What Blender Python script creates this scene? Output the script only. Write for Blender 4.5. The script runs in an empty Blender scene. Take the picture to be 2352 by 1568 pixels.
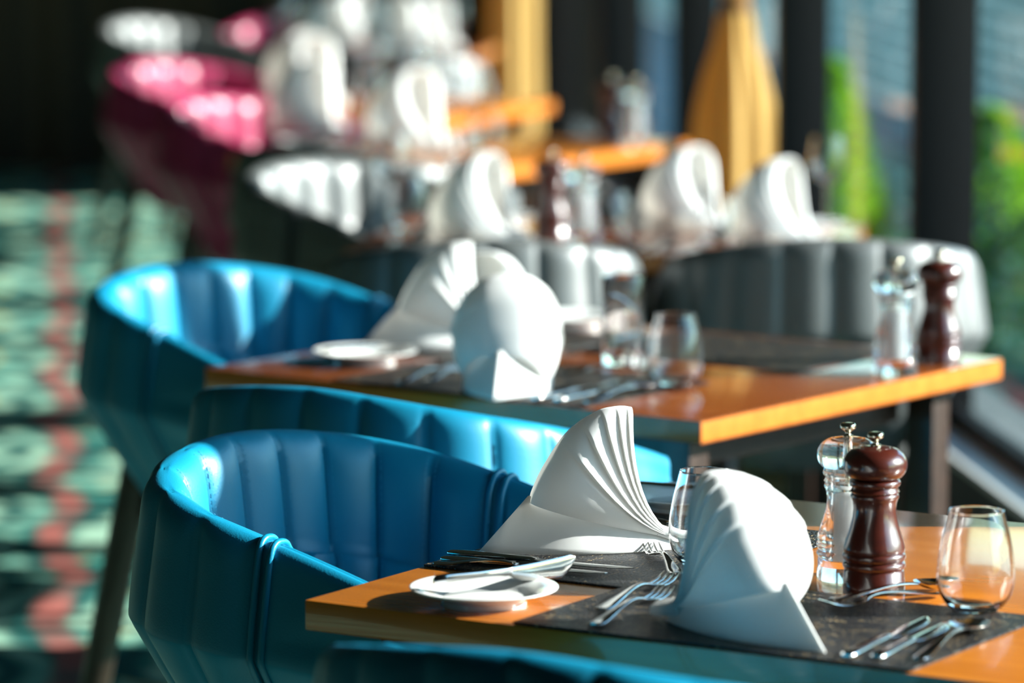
import bpy, bmesh, math, random
from math import sin, cos, pi, radians as R, hypot, atan2, sqrt
from mathutils import Vector, Matrix

random.seed(7)
scene = bpy.context.scene
C = scene.collection

# ------------------------------------------------------------------ camera, sky, sun, exposure
cam_d = bpy.data.cameras.new('camera')
cam = bpy.data.objects.new('camera', cam_d)
C.objects.link(cam)
cam.location = (0, 0, 1.62)
cam.rotation_euler = (R(90 - 7.377), 0, 0)
cam_d.sensor_width = 36
cam_d.lens = 9500 / 2352 * 36
cam_d.clip_end = 300
cam_d.dof.use_dof = True
cam_d.dof.focus_distance = 4.86
cam_d.dof.aperture_fstop = 3.0
scene.camera = cam

world = bpy.data.worlds.new('world')
scene.world = world
world.use_nodes = True
wn = world.node_tree
bg = wn.nodes['Background']
sky = wn.nodes.new('ShaderNodeTexSky')
sky.sky_type = 'NISHITA'
sky.sun_disc = False
sky.sun_elevation = R(24)
sky.sun_rotation = R(90)
sky.air_density = 1.6
sky.dust_density = 0.3
sky.ozone_density = 3.0
tint = wn.nodes.new('ShaderNodeMix'); tint.data_type = 'RGBA'; tint.blend_type = 'MULTIPLY'
tint.inputs[0].default_value = 1; tint.inputs[7].default_value = (.72, 1.0, 1.12, 1)
wn.links.new(sky.outputs[0], tint.inputs[6]); wn.links.new(tint.outputs[2], bg.inputs[0])
bg.inputs[1].default_value = 0.36

SUN_EL = 23
sun_d = bpy.data.lights.new('sun', 'SUN')
sun_d.energy = 13.0
sun_d.color = (1.0, 0.96, 0.89)
sun_d.angle = R(0.6)
sun = bpy.data.objects.new('sun', sun_d)
sun.rotation_euler = (0, R(90 - SUN_EL), R(0))
sun.location = (12, 6, 6)
C.objects.link(sun)

scene.view_settings.view_transform = 'Standard'
scene.view_settings.look = 'None'
scene.view_settings.exposure = 0.56
scene.view_settings.gamma = 1
scene.cycles.max_bounces = 10
scene.cycles.transparent_max_bounces = 24
scene.cycles.transmission_bounces = 10
scene.cycles.sample_clamp_indirect = 6

# ------------------------------------------------------------------ materials
def new_mat(name):
    m = bpy.data.materials.new(name)
    m.use_nodes = True
    nt = m.node_tree
    return m, nt, nt.nodes['Principled BSDF'], nt.nodes['Material Output']

class NG:
    """small helper for math nodes"""
    def __init__(s, nt): s.nt = nt
    def m(s, op, a, b=None, c=None):
        n = s.nt.nodes.new('ShaderNodeMath'); n.operation = op
        for i, v in enumerate((a, b, c)):
            if v is None: continue
            if isinstance(v, (int, float)): n.inputs[i].default_value = v
            else: s.nt.links.new(v, n.inputs[i])
        return n.outputs[0]
    def mix(s, f, a, b):
        n = s.nt.nodes.new('ShaderNodeMix'); n.data_type = 'RGBA'
        for i, v in ((0, f), (6, a), (7, b)):
            if isinstance(v, (int, float)): n.inputs[i].default_value = v
            elif isinstance(v, tuple): n.inputs[i].default_value = (*v, 1)
            else: s.nt.links.new(v, n.inputs[i])
        return n.outputs[2]
    def step(s, v, a, b):
        n = s.nt.nodes.new('ShaderNodeMapRange'); n.interpolation_type = 'SMOOTHSTEP'
        s.nt.links.new(v, n.inputs[0]); n.inputs[1].default_value = a; n.inputs[2].default_value = b
        return n.outputs[0]
    def coord(s, scale=(1, 1, 1), rot=(0, 0, 0), kind='Object'):
        t = s.nt.nodes.new('ShaderNodeTexCoord'); mp = s.nt.nodes.new('ShaderNodeMapping')
        s.nt.links.new(t.outputs[kind], mp.inputs[0])
        mp.inputs['Scale'].default_value = scale; mp.inputs['Rotation'].default_value = rot
        return mp.outputs[0]
    def noise(s, vec, scale, detail=3, rough=.5):
        n = s.nt.nodes.new('ShaderNodeTexNoise'); s.nt.links.new(vec, n.inputs['Vector'])
        n.inputs['Scale'].default_value = scale; n.inputs['Detail'].default_value = detail
        n.inputs['Roughness'].default_value = rough
        return n.outputs['Fac']
    def bump(s, h, strength, dist, bsdf):
        n = s.nt.nodes.new('ShaderNodeBump'); s.nt.links.new(h, n.inputs['Height'])
        n.inputs['Strength'].default_value = strength; n.inputs['Distance'].default_value = dist
        s.nt.links.new(n.outputs[0], bsdf.inputs['Normal'])
    def ramp(s, v, stops):
        n = s.nt.nodes.new('ShaderNodeValToRGB'); s.nt.links.new(v, n.inputs[0])
        e = n.color_ramp.elements
        while len(e) < len(stops): e.new(0.5)
        for el, (p, c) in zip(e, stops): el.position = p; el.color = (*c, 1)
        return n.outputs[0]

def plain(name, col, rough=.5, metal=0, coat=0, spec=.5):
    m, nt, b, o = new_mat(name)
    b.inputs['Base Color'].default_value = (*col, 1)
    b.inputs['Roughness'].default_value = rough
    b.inputs['Metallic'].default_value = metal
    b.inputs['Coat Weight'].default_value = coat
    b.inputs['Coat Roughness'].default_value = .08
    b.inputs['Specular IOR Level'].default_value = spec
    g = NG(nt)
    v = g.noise(g.coord(), 60, 2)
    nt.links.new(g.mix(v, tuple(x * .93 for x in col), tuple(min(1, x * 1.05) for x in col)), b.inputs['Base Color'])
    return m

def leather(name, col, rough=.36, spec=.45):
    m, nt, b, o = new_mat(name)
    g = NG(nt); v = g.coord()
    n = g.noise(v, 14, 3)
    nt.links.new(g.mix(n, tuple(x * .88 for x in col), col), b.inputs['Base Color'])
    b.inputs['Roughness'].default_value = rough
    b.inputs['Specular IOR Level'].default_value = spec
    vo = nt.nodes.new('ShaderNodeTexVoronoi'); nt.links.new(v, vo.inputs['Vector']); vo.inputs['Scale'].default_value = 420
    vo.feature = 'F1'
    h = g.m('ADD', vo.outputs['Distance'], g.m('MULTIPLY', g.noise(v, 60, 2), .6))
    g.bump(h, .10, .0012, b)
    return m

def wood(name, dark, light, rough=.22, coat=.6, scale=1.0):
    m, nt, b, o = new_mat(name)
    g = NG(nt); v = g.coord(scale=(1.2 * scale, 14 * scale, 14 * scale))
    n = g.noise(v, 3.0, 5, .6)
    n2 = g.noise(g.coord(scale=(3, 90, 90)), 2.5, 3, .6)
    f = g.m('ADD', g.m('MULTIPLY', n, .75), g.m('MULTIPLY', n2, .25))
    nt.links.new(g.ramp(f, [(.3, dark), (.7, light)]), b.inputs['Base Color'])
    b.inputs['Roughness'].default_value = rough
    b.inputs['Coat Weight'].default_value = coat
    b.inputs['Coat Roughness'].default_value = .06
    g.bump(n2, .05, .001, b)
    return m

def clear_shell(name, tint=(1, 1, 1), gloss_rough=.03, ior=1.45, boost=1.0):
    """thin clear glass: transparent with Fresnel reflection"""
    m = bpy.data.materials.new(name); m.use_nodes = True
    nt = m.node_tree; nt.nodes.clear()
    o = nt.nodes.new('ShaderNodeOutputMaterial'); mx = nt.nodes.new('ShaderNodeMixShader')
    t = nt.nodes.new('ShaderNodeBsdfTransparent'); gl = nt.nodes.new('ShaderNodeBsdfGlossy')
    t.inputs[0].default_value = (*tint, 1); gl.inputs['Roughness'].default_value = gloss_rough
    fr = nt.nodes.new('ShaderNodeFresnel'); fr.inputs[0].default_value = ior
    g = NG(nt)
    geo = nt.nodes.new('ShaderNodeNewGeometry')
    f = g.m('MINIMUM', g.m('MULTIPLY', fr.outputs[0], boost), 1.0)
    f = g.m('MULTIPLY', f, g.m('SUBTRACT', 1.0, geo.outputs['Backfacing']))
    nt.links.new(f, mx.inputs[0]); nt.links.new(t.outputs[0], mx.inputs[1]); nt.links.new(gl.outputs[0], mx.inputs[2])
    nt.links.new(mx.outputs[0], o.inputs[0])
    return m

def solid_glass(name, rough=.0, ior=1.49, tint=(1, 1, 1), clear=.4):
    """refracting glass that still lets part of the sunlight straight through"""
    m, nt, b, o = new_mat(name)
    b.inputs['Base Color'].default_value = (*tint, 1)
    b.inputs['Transmission Weight'].default_value = 1
    b.inputs['Roughness'].default_value = rough
    b.inputs['IOR'].default_value = ior
    t = nt.nodes.new('ShaderNodeBsdfTransparent'); mx = nt.nodes.new('ShaderNodeMixShader')
    mx.inputs[0].default_value = clear
    nt.links.new(b.outputs[0], mx.inputs[1]); nt.links.new(t.outputs[0], mx.inputs[2]); nt.links.new(mx.outputs[0], o.inputs[0])
    return m

def cloth(name, col, trans=.3):
    m, nt, b, o = new_mat(name)
    g = NG(nt)
    b.inputs['Base Color'].default_value = (*col, 1)
    b.inputs['Roughness'].default_value = .8
    b.inputs['Specular IOR Level'].default_value = .15
    b.inputs['Sheen Weight'].default_value = .1
    tr = nt.nodes.new('ShaderNodeBsdfTranslucent'); tr.inputs[0].default_value = (col[0], col[1] * .97, col[2] * .9, 1)
    mx = nt.nodes.new('ShaderNodeMixShader'); mx.inputs[0].default_value = trans
    nt.links.new(b.outputs[0], mx.inputs[1]); nt.links.new(tr.outputs[0], mx.inputs[2])
    nt.links.new(mx.outputs[0], o.inputs[0])
    w1 = nt.nodes.new('ShaderNodeTexWave'); w1.inputs['Scale'].default_value = 220; w1.bands_direction = 'DIAGONAL'
    nt.links.new(g.coord(), w1.inputs['Vector'])
    g.bump(w1.outputs['Fac'], .03, .0004, b)
    return m

M = {}
M['teal'] = leather('teal_leather', (0.002, 0.215, 0.37), .43)
M['berry'] = leather('berry_leather', (0.33, 0.025, 0.085), .33)
M['slate'] = leather('slate_leather', (0.090, 0.098, 0.096), .46, 1.0)
M['teal_pipe'] = leather('teal_piping', (0.002, 0.20, 0.35), .34)
M['berry_pipe'] = leather('berry_piping', (0.30, 0.02, 0.075), .34)
M['slate_pipe'] = leather('slate_piping', (0.035, 0.042, 0.046), .34)
M['stitch'] = plain('stitch_thread', (0.03, 0.30, 0.46), .7)
M['stitch_b'] = plain('stitch_thread_berry', (0.3, 0.04, 0.09), .7)
M['stitch_s'] = plain('stitch_thread_slate', (0.06, 0.065, 0.07), .7)
M['darkwood'] = wood('dark_leg_wood', (0.010, 0.005, 0.003), (0.028, 0.014, 0.008), .35, .2)
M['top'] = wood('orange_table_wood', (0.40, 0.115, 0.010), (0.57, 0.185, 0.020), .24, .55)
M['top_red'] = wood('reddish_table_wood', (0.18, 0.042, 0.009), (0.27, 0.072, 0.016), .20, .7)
M['edge'] = wood('table_edge_wood', (0.44, 0.125, 0.014), (0.60, 0.19, 0.026), .25, .6)
M['leg'] = wood('table_leg_wood', (0.016, 0.007, 0.004), (0.036, 0.016, 0.009), .35, .2)
M['linen'] = cloth('white_linen', (.88, .89, .90), .36)
M['curtain'] = cloth('gold_curtain_cloth', (.66, .44, .15), .35)
M['tie'] = cloth('brown_tie_cloth', (.20, .09, .03), .1)
M['lining'] = cloth('pale_curtain_lining', (.80, .68, .56), .35)
M['steel'] = plain('polished_cutlery_steel', (.62, .61, .59), .10, 1)
M['brass'] = plain('nickel_mill_knob', (.62, .55, .42), .18, 1)
M['china'] = plain('white_glazed_china', (.83, .84, .82), .12, 0, .6)
M['mill'] = wood('mahogany_mill_wood', (0.038, 0.0055, 0.0032), (0.068, 0.011, 0.0055), .30, .8, 1.5)
M['glass'] = solid_glass('clear_drinking_glass', .022, 1.45, (1, 1, 1), .0)
M['glassbase'] = solid_glass('thick_glass_base', 0.02)
M['acrylic'] = solid_glass('clear_acrylic', 0.025, 1.49, (1, 1, 1), .12)
M['salt'] = plain('white_salt_grains', (.85, .85, .84), .9)
M['pane'] = clear_shell('window_glass', (.95, .98, .98), .0, 1.45, .55)
M['frame'] = plain('black_window_frame', (.005, .005, .0055), .55, 0, 0, .2)
M['ledge'] = plain('pale_metal_ledge', (.50, .50, .48), .4)
M['sillout'] = plain('grey_outer_sill', (.10, .12, .12), .6)
M['ceil'] = plain('dark_ceiling_paint', (.10, .09, .085), .9)
M['cover'] = plain('black_wall_paint', (.012, .012, .013), .6)
M['pave'] = plain('grey_paving', (.10, .15, .15), .9)
M['screen'] = plain('blue_grey_slat_paint', (.075, .19, .20), .6)
M['bark'] = plain('brown_bark', (.06, .035, .02), .9)

def carpet_mat():
    m, nt, b, o = new_mat('patterned_carpet')
    g = NG(nt)
    v = g.coord(rot=(0, 0, -R(6.2)))
    sep = nt.nodes.new('ShaderNodeSeparateXYZ'); nt.links.new(v, sep.inputs[0])
    x, y = sep.outputs[0], sep.outputs[1]
    n = g.noise(v, 5, 3)
    wob = g.m('MULTIPLY', g.m('SUBTRACT', n, .5), .06)
    def line(x0, period, amp, per_y, ph, half, soft=.012):
        s = g.m('MULTIPLY', g.m('SINE', g.m('ADD', g.m('MULTIPLY', y, 2 * pi / per_y), ph)), amp)
        t = g.m('ADD', g.m('ADD', g.m('SUBTRACT', x, x0), s), wob)
        t = g.m('SUBTRACT', t, g.m('MULTIPLY', g.m('ROUND', g.m('DIVIDE', t, period)), period))
        d = g.m('ABSOLUTE', t)
        return g.m('SUBTRACT', 1.0, g.step(d, half - soft, half + soft))
    mint, teal, deep = (.38, .62, .46), (.035, .24, .20), (.012, .10, .09)
    col = g.mix(g.step(g.noise(g.coord(scale=(1, .55, 1)), 7, 2), .40, .62), mint, (.14, .38, .30))
    # leaf-shaped teal links either side of the red chain
    for x0, am, ph, hf, c in ((.02, .10, .6, .045, teal), (.30, .12, 2.6, .05, teal), (.47, .08, 1.0, .03, deep), (.16, .06, 3.9, .03, deep)):
        col = g.mix(line(x0, .66, am, .9, ph, hf, .02), col, c)
    col = g.mix(line(.36, .66, .10, .9, .9, .010, .006), col, (.52, .42, .10))
    col = g.mix(line(.10, .66, .13, .9, 3.4, .009, .006), col, (.55, .46, .16))
    col = g.mix(line(-.02, .66, .05, .9, 1.2, .060, .02), col, deep)
    blob = g.m('ADD', .25, g.m('MULTIPLY', g.m('ABSOLUTE', g.m('SINE', g.m('MULTIPLY', y, 2 * pi / .9))), .75))
    col = g.mix(g.m('MULTIPLY', line(-.02, .66, .024, .9, .6, .034, .014), blob), col, (.44, .12, .10))
    n2 = g.noise(v, 160, 2)
    col = g.mix(g.m('MULTIPLY', n2, .5), col, (.02, .05, .045))
    nt.links.new(col, b.inputs['Base Color'])
    b.inputs['Roughness'].default_value = .95
    b.inputs['Specular IOR Level'].default_value = .1
    g.bump(n2, .4, .004, b)
    return m
M['carpet'] = carpet_mat()

def mat_weave():
    m, nt, b, o = new_mat('woven_dark_placemat')
    g = NG(nt)
    vo = nt.nodes.new('ShaderNodeTexVoronoi'); nt.links.new(g.coord(scale=(1, 2.1, 1)), vo.inputs['Vector']); vo.inputs['Scale'].default_value = 190
    vo.inputs['Randomness'].default_value = .75
    h = g.m('SUBTRACT', 1.0, vo.outputs['Distance'])
    n = g.noise(g.coord(scale=(1, 5, 1)), 26, 3, .6)
    sep = nt.nodes.new('ShaderNodeSeparateColor'); nt.links.new(vo.outputs['Color'], sep.inputs[0])
    f = g.m('MULTIPLY', g.m('MULTIPLY', g.step(h, .45, .8), g.step(n, .50, .60)), g.step(sep.outputs[0], .35, .75))
    nt.links.new(g.mix(f, (.010, .0105, .012), (.42, .30, .15)), b.inputs['Base Color'])
    b.inputs['Roughness'].default_value = .42
    b.inputs['Specular IOR Level'].default_value = .4
    g.bump(h, .9, .0020, b)
    return m
M['mat'] = mat_weave()

def leaf_mat():
    m, nt, b, o = new_mat('green_leaf')
    g = NG(nt)
    oi = nt.nodes.new('ShaderNodeNewGeometry')
    n = g.noise(g.coord(), 22, 2)
    c = g.ramp(n, [(.3, (.03, .14, .012)), (.6, (.10, .33, .02)), (.8, (.22, .42, .02))])
    nt.links.new(c, b.inputs['Base Color']); b.inputs['Roughness'].default_value = .4
    tr = nt.nodes.new('ShaderNodeBsdfTranslucent'); nt.links.new(g.mix(.5, c, (.30, .60, .02)), tr.inputs[0])
    mx = nt.nodes.new('ShaderNodeMixShader'); mx.inputs[0].default_value = .5
    nt.links.new(b.outputs[0], mx.inputs[1]); nt.links.new(tr.outputs[0], mx.inputs[2]); nt.links.new(mx.outputs[0], o.inputs[0])
    return m
M['leaf'] = leaf_mat()

def wall_wood():
    m, nt, b, o = new_mat('dark_brown_panelling')
    g = NG(nt)
    n = g.noise(g.coord(scale=(3, 3, .3)), 2.2, 3)
    nt.links.new(g.ramp(n, [(.35, (.012, .009, .007)), (.7, (.09, .05, .022))]), b.inputs['Base Color'])
    b.inputs['Roughness'].default_value = .6
    return m
M['panel'] = wall_wood()

# ------------------------------------------------------------------ mesh helpers
def link(name, me, parent=None, mat=None):
    o = bpy.data.objects.new(name, me)
    C.objects.link(o)
    if parent is not None: o.parent = parent
    if mat is not None: me.materials.append(mat)
    return o

def mesh(name, verts, faces, mat=None, parent=None, smooth=True, angle=40):
    me = bpy.data.meshes.new(name)
    me.from_pydata([tuple(v) for v in verts], [], faces)
    bm = bmesh.new(); bm.from_mesh(me)
    bmesh.ops.recalc_face_normals(bm, faces=bm.faces)
    bm.to_mesh(me); bm.free()
    if smooth:
        me.polygons.foreach_set('use_smooth', [True] * len(me.polygons))
        me.set_sharp_from_angle(angle=R(angle))
    me.update()
    return link(name, me, parent, mat)

def grid_faces(nu, nv, cu=False, cv=False, off=0):
    f = []
    for i in range(nu if cu else nu - 1):
        for j in range(nv if cv else nv - 1):
            a, b = i, (i + 1) % nu
            c, d = j, (j + 1) % nv
            f.append((off + a * nv + c, off + b * nv + c, off + b * nv + d, off + a * nv + d))
    return f

def lathe(name, prof, mat, parent=None, n=48, z0=0, closed=False, center=(0, 0)):
    """prof: list of (r, z); r == 0 ends are closed with a fan"""
    verts, rows = [], []
    for r, z in prof:
        if r < 1e-6:
            rows.append([len(verts)]); verts.append((center[0], center[1], z + z0))
        else:
            rows.append(list(range(len(verts), len(verts) + n)))
            verts += [(center[0] + r * cos(2 * pi * k / n), center[1] + r * sin(2 * pi * k / n), z + z0) for k in range(n)]
    faces = []
    pairs = list(zip(rows, rows[1:]))
    if closed: pairs.append((rows[-1], rows[0]))
    for a, b in pairs:
        for k in range(n):
            k2 = (k + 1) % n
            if len(a) == 1 and len(b) == 1: continue
            if len(a) == 1: faces.append((a[0], b[k], b[k2]))
            elif len(b) == 1: faces.append((a[k], a[k2], b[0]))
            else: faces.append((a[k], a[k2], b[k2], b[k]))
    return mesh(name, verts, faces, mat, parent, angle=50)

def smooth_prof(pts, k=5):
    """Catmull-Rom through (r,z)"""
    out = []
    n = len(pts)
    for i in range(n - 1):
        p0, p1, p2, p3 = pts[max(i - 1, 0)], pts[i], pts[i + 1], pts[min(i + 2, n - 1)]
        for j in range(k):
            t = j / k
            out.append(tuple(.5 * ((2 * p1[a]) + (-p0[a] + p2[a]) * t + (2 * p0[a] - 5 * p1[a] + 4 * p2[a] - p3[a]) * t * t + (-p0[a] + 3 * p1[a] - 3 * p2[a] + p3[a]) * t ** 3) for a in range(len(p1))))
    out.append(tuple(pts[-1]))
    return out

def box_geo(c, s, rz=0.0):
    cx, cy, cz = c; hx, hy, hz = s[0] / 2, s[1] / 2, s[2] / 2
    v = []
    for x in (-hx, hx):
        for y in (-hy, hy):
            for z in (-hz, hz):
                v.append((cx + x * cos(rz) - y * sin(rz), cy + x * sin(rz) + y * cos(rz), cz + z))
    f = [(0, 1, 3, 2), (4, 6, 7, 5), (0, 4, 5, 1), (2, 3, 7, 6), (0, 2, 6, 4), (1, 5, 7, 3)]
    return v, f

def boxes(name, lst, mat, parent=None, bevel=0.0, seg=2):
    V, F = [], []
    for b in lst:
        v, f = box_geo(*b)
        F += [tuple(i + len(V) for i in q) for q in f]; V += v
    o = mesh(name, V, F, mat, parent, smooth=False)
    if bevel:
        me = o.data
        bm = bmesh.new(); bm.from_mesh(me)
        bmesh.ops.bevel(bm, geom=list(bm.edges), offset=bevel, segments=seg, profile=.7, affect='EDGES')
        bm.to_mesh(me); bm.free()
        me.polygons.foreach_set('use_smooth', [True] * len(me.polygons)); me.set_sharp_from_angle(angle=R(35))
    return o

def tube_geo(path, rad, n=8, cap=True, side0=None):
    """path of Vectors; rad float or list, or list of (ra, rb) for flat sections"""
    V, F = [], []
    P = [Vector(p) for p in path]
    up = Vector((0, 0, 1))
    for i, p in enumerate(P):
        t = (P[min(i + 1, len(P) - 1)] - P[max(i - 1, 0)]).normalized()
        side = t.cross(up) if side0 is None else Vector(side0)
        if side.length < 1e-4: side = t.cross(Vector((1, 0, 0)))
        side.normalize(); u = side.cross(t)
        r = rad[i] if isinstance(rad, (list, tuple)) else rad
        ra, rb = r if isinstance(r, tuple) else (r, r)
        for k in range(n):
            a = 2 * pi * k / n
            V.append(p + side * (cos(a) * ra) + u * (sin(a) * rb))
    F = grid_faces(len(P), n, False, True)
    if cap:
        F.append(tuple(range(n))); F.append(tuple(range((len(P) - 1) * n, len(P) * n)))
    return V, F

def tube(name, path, rad, mat, parent=None, n=8, side0=None):
    V, F = tube_geo(path, rad, n, True, side0)
    return mesh(name, V, F, mat, parent)

def loft(name, secs, mat, parent=None, n=14, sup=2.4):
    """flat-ish rod along +X: secs of (x, half_width, half_thick, z_centre[, y])"""
    V = []
    for s in secs:
        x, hw, ht, z = s[:4]; y0 = s[4] if len(s) > 4 else 0
        for k in range(n):
            a = 2 * pi * k / n
            c, d = cos(a), sin(a)
            V.append((x, y0 + hw * math.copysign(abs(c) ** (2 / sup), c), z + ht * math.copysign(abs(d) ** (2 / sup), d)))
    F = grid_faces(len(secs), n, False, True)
    F.append(tuple(range(n))); F.append(tuple(range((len(secs) - 1) * n, len(secs) * n)))
    return mesh(name, V, F, mat, parent, angle=50)

def empty(name, label=None, cat=None, loc=(0, 0, 0), rz=0.0, group=None):
    o = bpy.data.objects.new(name, None)
    o.empty_display_size = .05
    C.objects.link(o)
    o.location = loc; o.rotation_euler = (0, 0, rz)
    return tag(o, label, cat, group)

def tag(o, label=None, cat=None, group=None, kind=None):
    for k, v in (('label', label), ('category', cat), ('group', group), ('kind', kind)):
        if v: o[k] = v
    return o

def copy_tree(o, parent=None):
    c = o.copy(); C.objects.link(c)
    if parent is not None: c.parent = parent
    for ch in list(o.children): copy_tree(ch, c)
    return c

PROTO = {}
def place(key, build, label, cat, loc, rz=0.0, group=None, rx=0.0, ry=0.0):
    """first call builds the thing, later calls copy it with all its parts"""
    if key not in PROTO:
        PROTO[key] = o = build()
    else:
        o = copy_tree(PROTO[key])
    o.location = loc; o.rotation_euler = (rx, ry, rz)
    return tag(o, label, cat, group)

def struct(o):
    o['kind'] = 'structure'
    return o

# ------------------------------------------------------------------ room shell
WA = math.atan(.1)                        # the window wall runs slightly askew
def wall_pt(d, off=0.0):                  # point on the window wall line at depth d; off > 0 is outdoors
    return Vector((1.82 - .1 * d + off * cos(WA), d + off * sin(WA)))

floor = mesh('floor', [(-7, -2, 0), (2.6, -2, 0), (2.6, 20, 0), (-7, 20, 0)], [(0, 1, 2, 3)], M['carpet'], smooth=False); struct(floor)
struct(boxes('ceiling', [((-2.2, 9, 2.95), (9.6, 22, .1))], M['ceil']))
pan = [((-3.2, 18.62, 1.45), (7.6, .16, 2.9))]
for k in range(24): pan.append(((-6.8 + k * .3, 18.52, 1.45), (.05 + .06 * (k % 3), .06, 2.86)))
struct(boxes('wall_back', pan, M['panel']))
struct(boxes('wall_front', [((-2.5, -2.0, 1.45), (9.2, .1, 2.9))], M['panel']))  # unseen, added behind the camera to cut the fill light
struct(boxes('wall_left', [((-6.9, 9, 1.45), (.1, 21, 2.9))], M['panel']))
MULL = [3.35, 5.2, 7.05, 8.9, 10.7, 12.6, 14.5, 16.4]
for i, d in enumerate(MULL):
    p = wall_pt(d)
    struct(boxes('trim_%d' % (i + 1), [((p.x, p.y, 1.45), (.135, .07, 2.9), WA)], M['frame'], bevel=.004))
# base, ledge, rails
def along(name, d0, d1, off, w, z0, z1, mat):
    a, b = wall_pt(d0, off), wall_pt(d1, off)
    c = (a + b) / 2
    return boxes(name, [((c.x, c.y, (z0 + z1) / 2), (w, (b - a).length, z1 - z0), WA)], mat)
struct(along('wall_right', -2, 18.5, -.03, .09, 0, .285, M['cover']))
struct(along('trim_20', -2, 18.5, -.035, .10, .285, .30, M['ledge']))
struct(along('trim_21', -2, 18.5, .025, .03, .30, .335, M['frame']))
struct(along('trim_22', -2, 18.5, .12, .17, .0, .30, M['sillout']))
struct(along('trim_23', -2, 18.5, 0, .14, 2.55, 2.9, M['frame']))
for i in range(len(MULL) - 1):
    a, b = MULL[i] + .036, MULL[i + 1] - .036
    struct(along('window_%d' % (i + 1), a, b, .025, .006, .335, 2.55, M['pane']))
struct(along('wall_near_blocker', -2, 3.32, 0, .14, .30, 2.9, M['cover']))  # unseen solid stretch, added to block window light from the near side
struct(along('wall_end', 17.0, 18.6, 0, .14, .30, 2.9, M['cover']))

# outdoors
g = mesh('ground', [(1.0, -2, -.02), (40, -2, -.02), (40, 60, -.02), (-6, 60, -.02), (-6, 19, -.02), (.2, 19, -.02)], [(0, 1, 2, 3, 4, 5)], M['pave'], smooth=False)
struct(g)
scr = empty('slatted_screen', 'blue-grey horizontally slatted screen standing outdoors behind the green shrubs', 'screen')
sl = []
a, b = wall_pt(3, 2.6), wall_pt(90, 2.6)
c = (a + b) / 2
for k in range(12):
    sl.append(((c.x, c.y, .05 + k * .1), (.03, (b - a).length, .082), WA))
boxes('slat_panel', sl, M['screen'], scr)
for k in range(10):
    q = wall_pt(3.2 + k * 4.05, 2.66)
    boxes('post', [((q.x, q.y, .6), (.06, .06, 1.22), WA)], M['screen'], scr)

def shrub(name, loc, h, r, n, label):
    root = empty(name, label, 'shrub', loc, 0, 'shrubs outside the windows')
    V, F = [], []
    for i in range(n):
        t = random.random() ** 1.35
        z = .06 + t * (h - .06)
        rad = r * (1 - t) ** .8 * (.45 + .6 * random.random() ** .5) * (1 + .25 * sin(5 * t * pi + i % 5)) + .012
        a = random.uniform(0, 2 * pi)
        p = Vector((rad * cos(a), rad * sin(a), z))
        s = random.uniform(.022, .042)
        d = Vector((cos(a), sin(a), random.uniform(-.2, .9))).normalized()
        sd = d.cross(Vector((random.uniform(-1, 1), random.uniform(-1, 1), random.uniform(-1, 1)))).normalized()
        u = sd.cross(d) * .25 * s
        k = len(V)
        V += [p - d * s * .1, p + d * s * .5 + sd * s * .32 + u, p + d * s * 1.2, p + d * s * .5 - sd * s * .32 + u]
        F += [(k, k + 1, k + 2), (k, k + 2, k + 3)]
    mesh('foliage', V, F, M['leaf'], root, smooth=False)
    tube('stem', [(0, 0, -.02), (.006, .004, h * .4), (0, 0, h * .8)], [.018, .012, .004], M['bark'], root)
    return root

# ------------------------------------------------------------------ tub chair
RA, RB, RL, ZB, ZA, RQ, RIN = .2882, .2552, .2271, .8452, .7134, 1.6522, -.0101
def rim_curve():
    """half of the U seen from above, from the back centre to the arm tip: (x, y)"""
    pts = []
    for k in range(241):
        t = pi / 2 * k / 240
        pts.append((RA * sin(t) ** (2 / 2.6), -RB * max(cos(t), 0) ** (2 / 2.6)))
    for k in range(1, 121):
        u = k / 120
        pts.append((RA - RIN * u, RL * u))
    return pts
_rc = rim_curve()
_cum = [0.0]
for (x0, y0), (x1, y1) in zip(_rc, _rc[1:]): _cum.append(_cum[-1] + hypot(x1 - x0, y1 - y0))
_tot = _cum[-1]
def rim_at(s):
    """s in [-1,1] -> (x, y, z, nx, ny) with outward normal"""
    sg = -1 if s < 0 else 1
    L = abs(s) * _tot
    lo = 0
    while lo < len(_cum) - 2 and _cum[lo + 1] < L: lo += 1
    f = (L - _cum[lo]) / (_cum[lo + 1] - _cum[lo])
    def pt(i): return _rc[max(0, min(i, len(_rc) - 1))]
    x = _rc[lo][0] * (1 - f) + _rc[lo + 1][0] * f
    y = _rc[lo][1] * (1 - f) + _rc[lo + 1][1] * f
    p, q = pt(lo - 6), pt(lo + 7)
    if lo < 6: p = (-_rc[6 - lo][0], _rc[6 - lo][1])
    tx, ty = q[0] - p[0], q[1] - p[1]
    l = hypot(tx, ty)
    nx, ny = ty / l, -tx / l
    z = ZB - (ZB - ZA) * abs(s) ** RQ
    return sg * x, y, z, sg * nx, ny

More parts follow.
